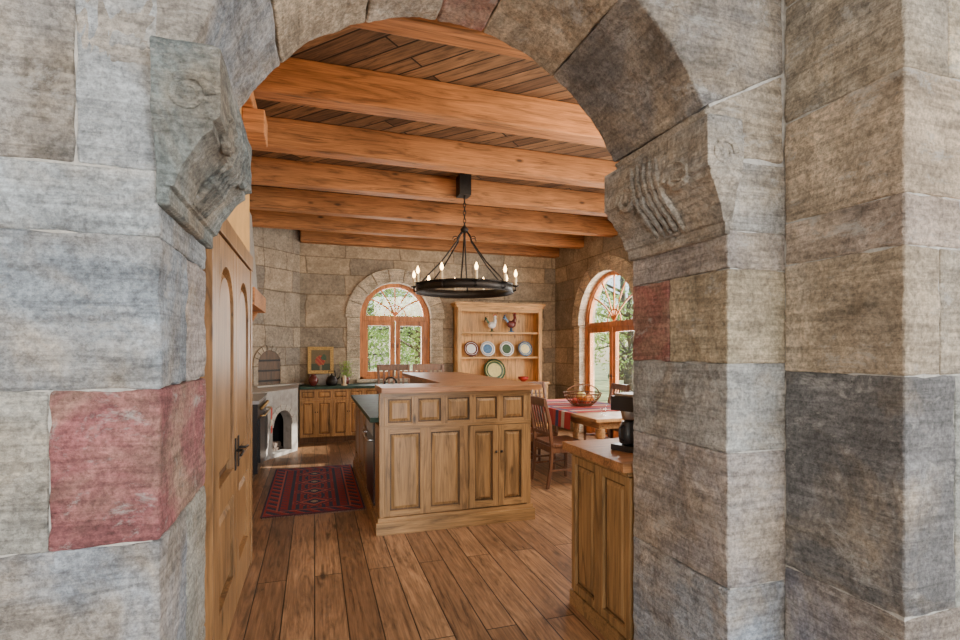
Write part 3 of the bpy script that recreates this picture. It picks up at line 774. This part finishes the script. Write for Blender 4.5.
for i in range(24):
    a=R(15*i); b.tube([(c.x+r*math.cos(a),c.y+r*math.sin(a),c.z+z+.008) for r,z in ((.02,0),(.12,0),(.16,.03),(.20,.07),(.235,.12),(.25,.16))],.005,M_wicker,5)
b.tube([(c.x+.25*math.cos(R(t)),c.y,c.z+.16+.12*math.sin(R(t))) for t in range(0,181,12)],.008,M_wicker,6)
for i in range(14):
    a=random.uniform(0,6.28); r=random.uniform(0,.12); b.ball((c.x+r*math.cos(a),c.y+r*math.sin(a),c.z+.06+.05*(i%3)*.8),.042,(M_apple,M_orange,M_yel)[i%3],10)
b.done('fruit_basket',loc=c)
for x,y in ((3.15,5.15),(3.6,5.25)):
    lathe_obj('drinking_glass',[(.03,0),(.032,.004),(.038,.11),(.035,.11),(.03,.008),(.002,.008)],(x,y,.756),M_glass)

# ------------------------------------------------------------ outdoors
b=B(); b.box(-30,45,9.7,60,-.6,-.25,M_lawn); b.box(4.95,45,-10,9.7,-.6,-.25,M_lawn); b.done('ground_lawn')
b=B(); b.box(7.2,7.5,-1,5.9,-.3,4.2,M_wr); b.done('sun_block_wall')  # unseen wall added outside to block sun at the near right window
def tree(seed):
    random.seed(seed); b=B()
    b.tube([(0,0,-.3),(.05,.05,.8),(.15,0,1.8),(.1,.1,3.0),(.3,.1,4.5)],[.22,.17,.14,.11,.06],M_bark,10)
    cl=[]
    for i in range(14):
        a=random.uniform(0,6.28); z=random.uniform(1.0,3.2); r=random.uniform(1.0,2.2)
        e=Vector((r*math.cos(a),r*math.sin(a),z+random.uniform(.1,1.3)))
        b.tube([(.1,.05,z),(e.x*.5,e.y*.5,z+.35),tuple(e)],[.06,.04,.015],M_bark,6); cl.append(e)
    for i in range(14): cl.append(Vector((random.uniform(-1.9,1.9),random.uniform(-1.9,1.9),random.uniform(1.0,5.2))))
    for e in cl:
        for k in range(120):
            p=e+Vector((random.gauss(0,.36),random.gauss(0,.36),random.gauss(0,.26)))
            u=Vector((random.gauss(0,1),random.gauss(0,1),random.gauss(0,1))).normalized()*.055; w=u.orthogonal().normalized()*.035
            b.f([b.v(p-u),b.v(p+w),b.v(p+u),b.v(p-w)],M_leaf)
    o=b.done('oak_tree',recalc=False); return o
t0=tree(3); t1=tree(11)
spots=[(1.0,15.5,1),(4.2,18,1.1),(-1.6,19,1.1),(2.2,24,1.4),(6.5,24,1.5),(10.5,15.5,1.0),(13.5,19,1.3),(9.5,22,1.3),(17,26,1.6),(3.0,15.8,.9)]
for i,(x,y,s) in enumerate(spots):
    src=t0 if i%2==0 else t1
    o=src if i<2 else bpy.data.objects.new('oak_tree',src.data)
    if i>=2: S.collection.objects.link(o)
    o.location=(x,y,-.2); o.scale=(s,s,s); o.rotation_euler=(0,0,i*1.3)

# ------------------------------------------------------------ lights / world
w=bpy.data.worlds.new('sky'); S.world=w; w.use_nodes=True; nt=w.node_tree
sk=nt.nodes.new('ShaderNodeTexSky'); sk.sky_type='NISHITA'; sk.sun_disc=False; sk.sun_elevation=R(32); sk.sun_rotation=R(90)
nt.links.new(sk.outputs[0],nt.nodes['Background'].inputs[0]); nt.nodes['Background'].inputs[1].default_value=.45
sun=light('sun','SUN',(12,8,8),14,(1,.93,.82),rot=(-.86,.05,-.38)); sun.data.angle=R(.6)
light('fill_right','AREA',(4.45,4.0,1.9),155,(1,.94,.87),1.5,rot=(-1,.05,-.05),sy=1.8)  # added fill light in front of the added, unseen window
light('daylight_back_window','AREA',(WX,9.55,1.9),70,(1,.97,.93),1.2,rot=(0,-1,-.1),sy=1.6)
light('daylight_french_door','AREA',(4.95,DY,1.6),175,(1,.96,.91),1.6,rot=(-1,0,-.1),sy=2.4)
light('fill_interior','AREA',(2.9,2.35,2.9),90,(1,.82,.62),2.2,rot=(-.15,1,.05),sy=.6)  # warm fill added to brighten the room, out of view; no fixture here
light('fill_hall_right','AREA',(2.4,-4.1,1.9),380,(.87,.93,1.0),1.9,rot=(-.35,1,.05),sy=2.2)  # cool fill added behind the camera, standing in for unseen daylight
light('fill_hall_left','AREA',(-1.4,-4.1,1.9),220,(1.0,.98,.95),1.7,rot=(.15,1,.05),sy=2.2)  # near-white fill added behind the camera on the left, out of view

# ------------------------------------------------------------ camera
cam=bpy.data.cameras.new('camera'); co=bpy.data.objects.new('camera',cam); S.collection.objects.link(co)
co.location=(0,0,1.5); co.rotation_euler=(R(90),0,R(-17.9)); cam.sensor_width=36; cam.lens=19.2; cam.shift_y=30/960; cam.clip_start=.05; cam.clip_end=300
S.camera=co
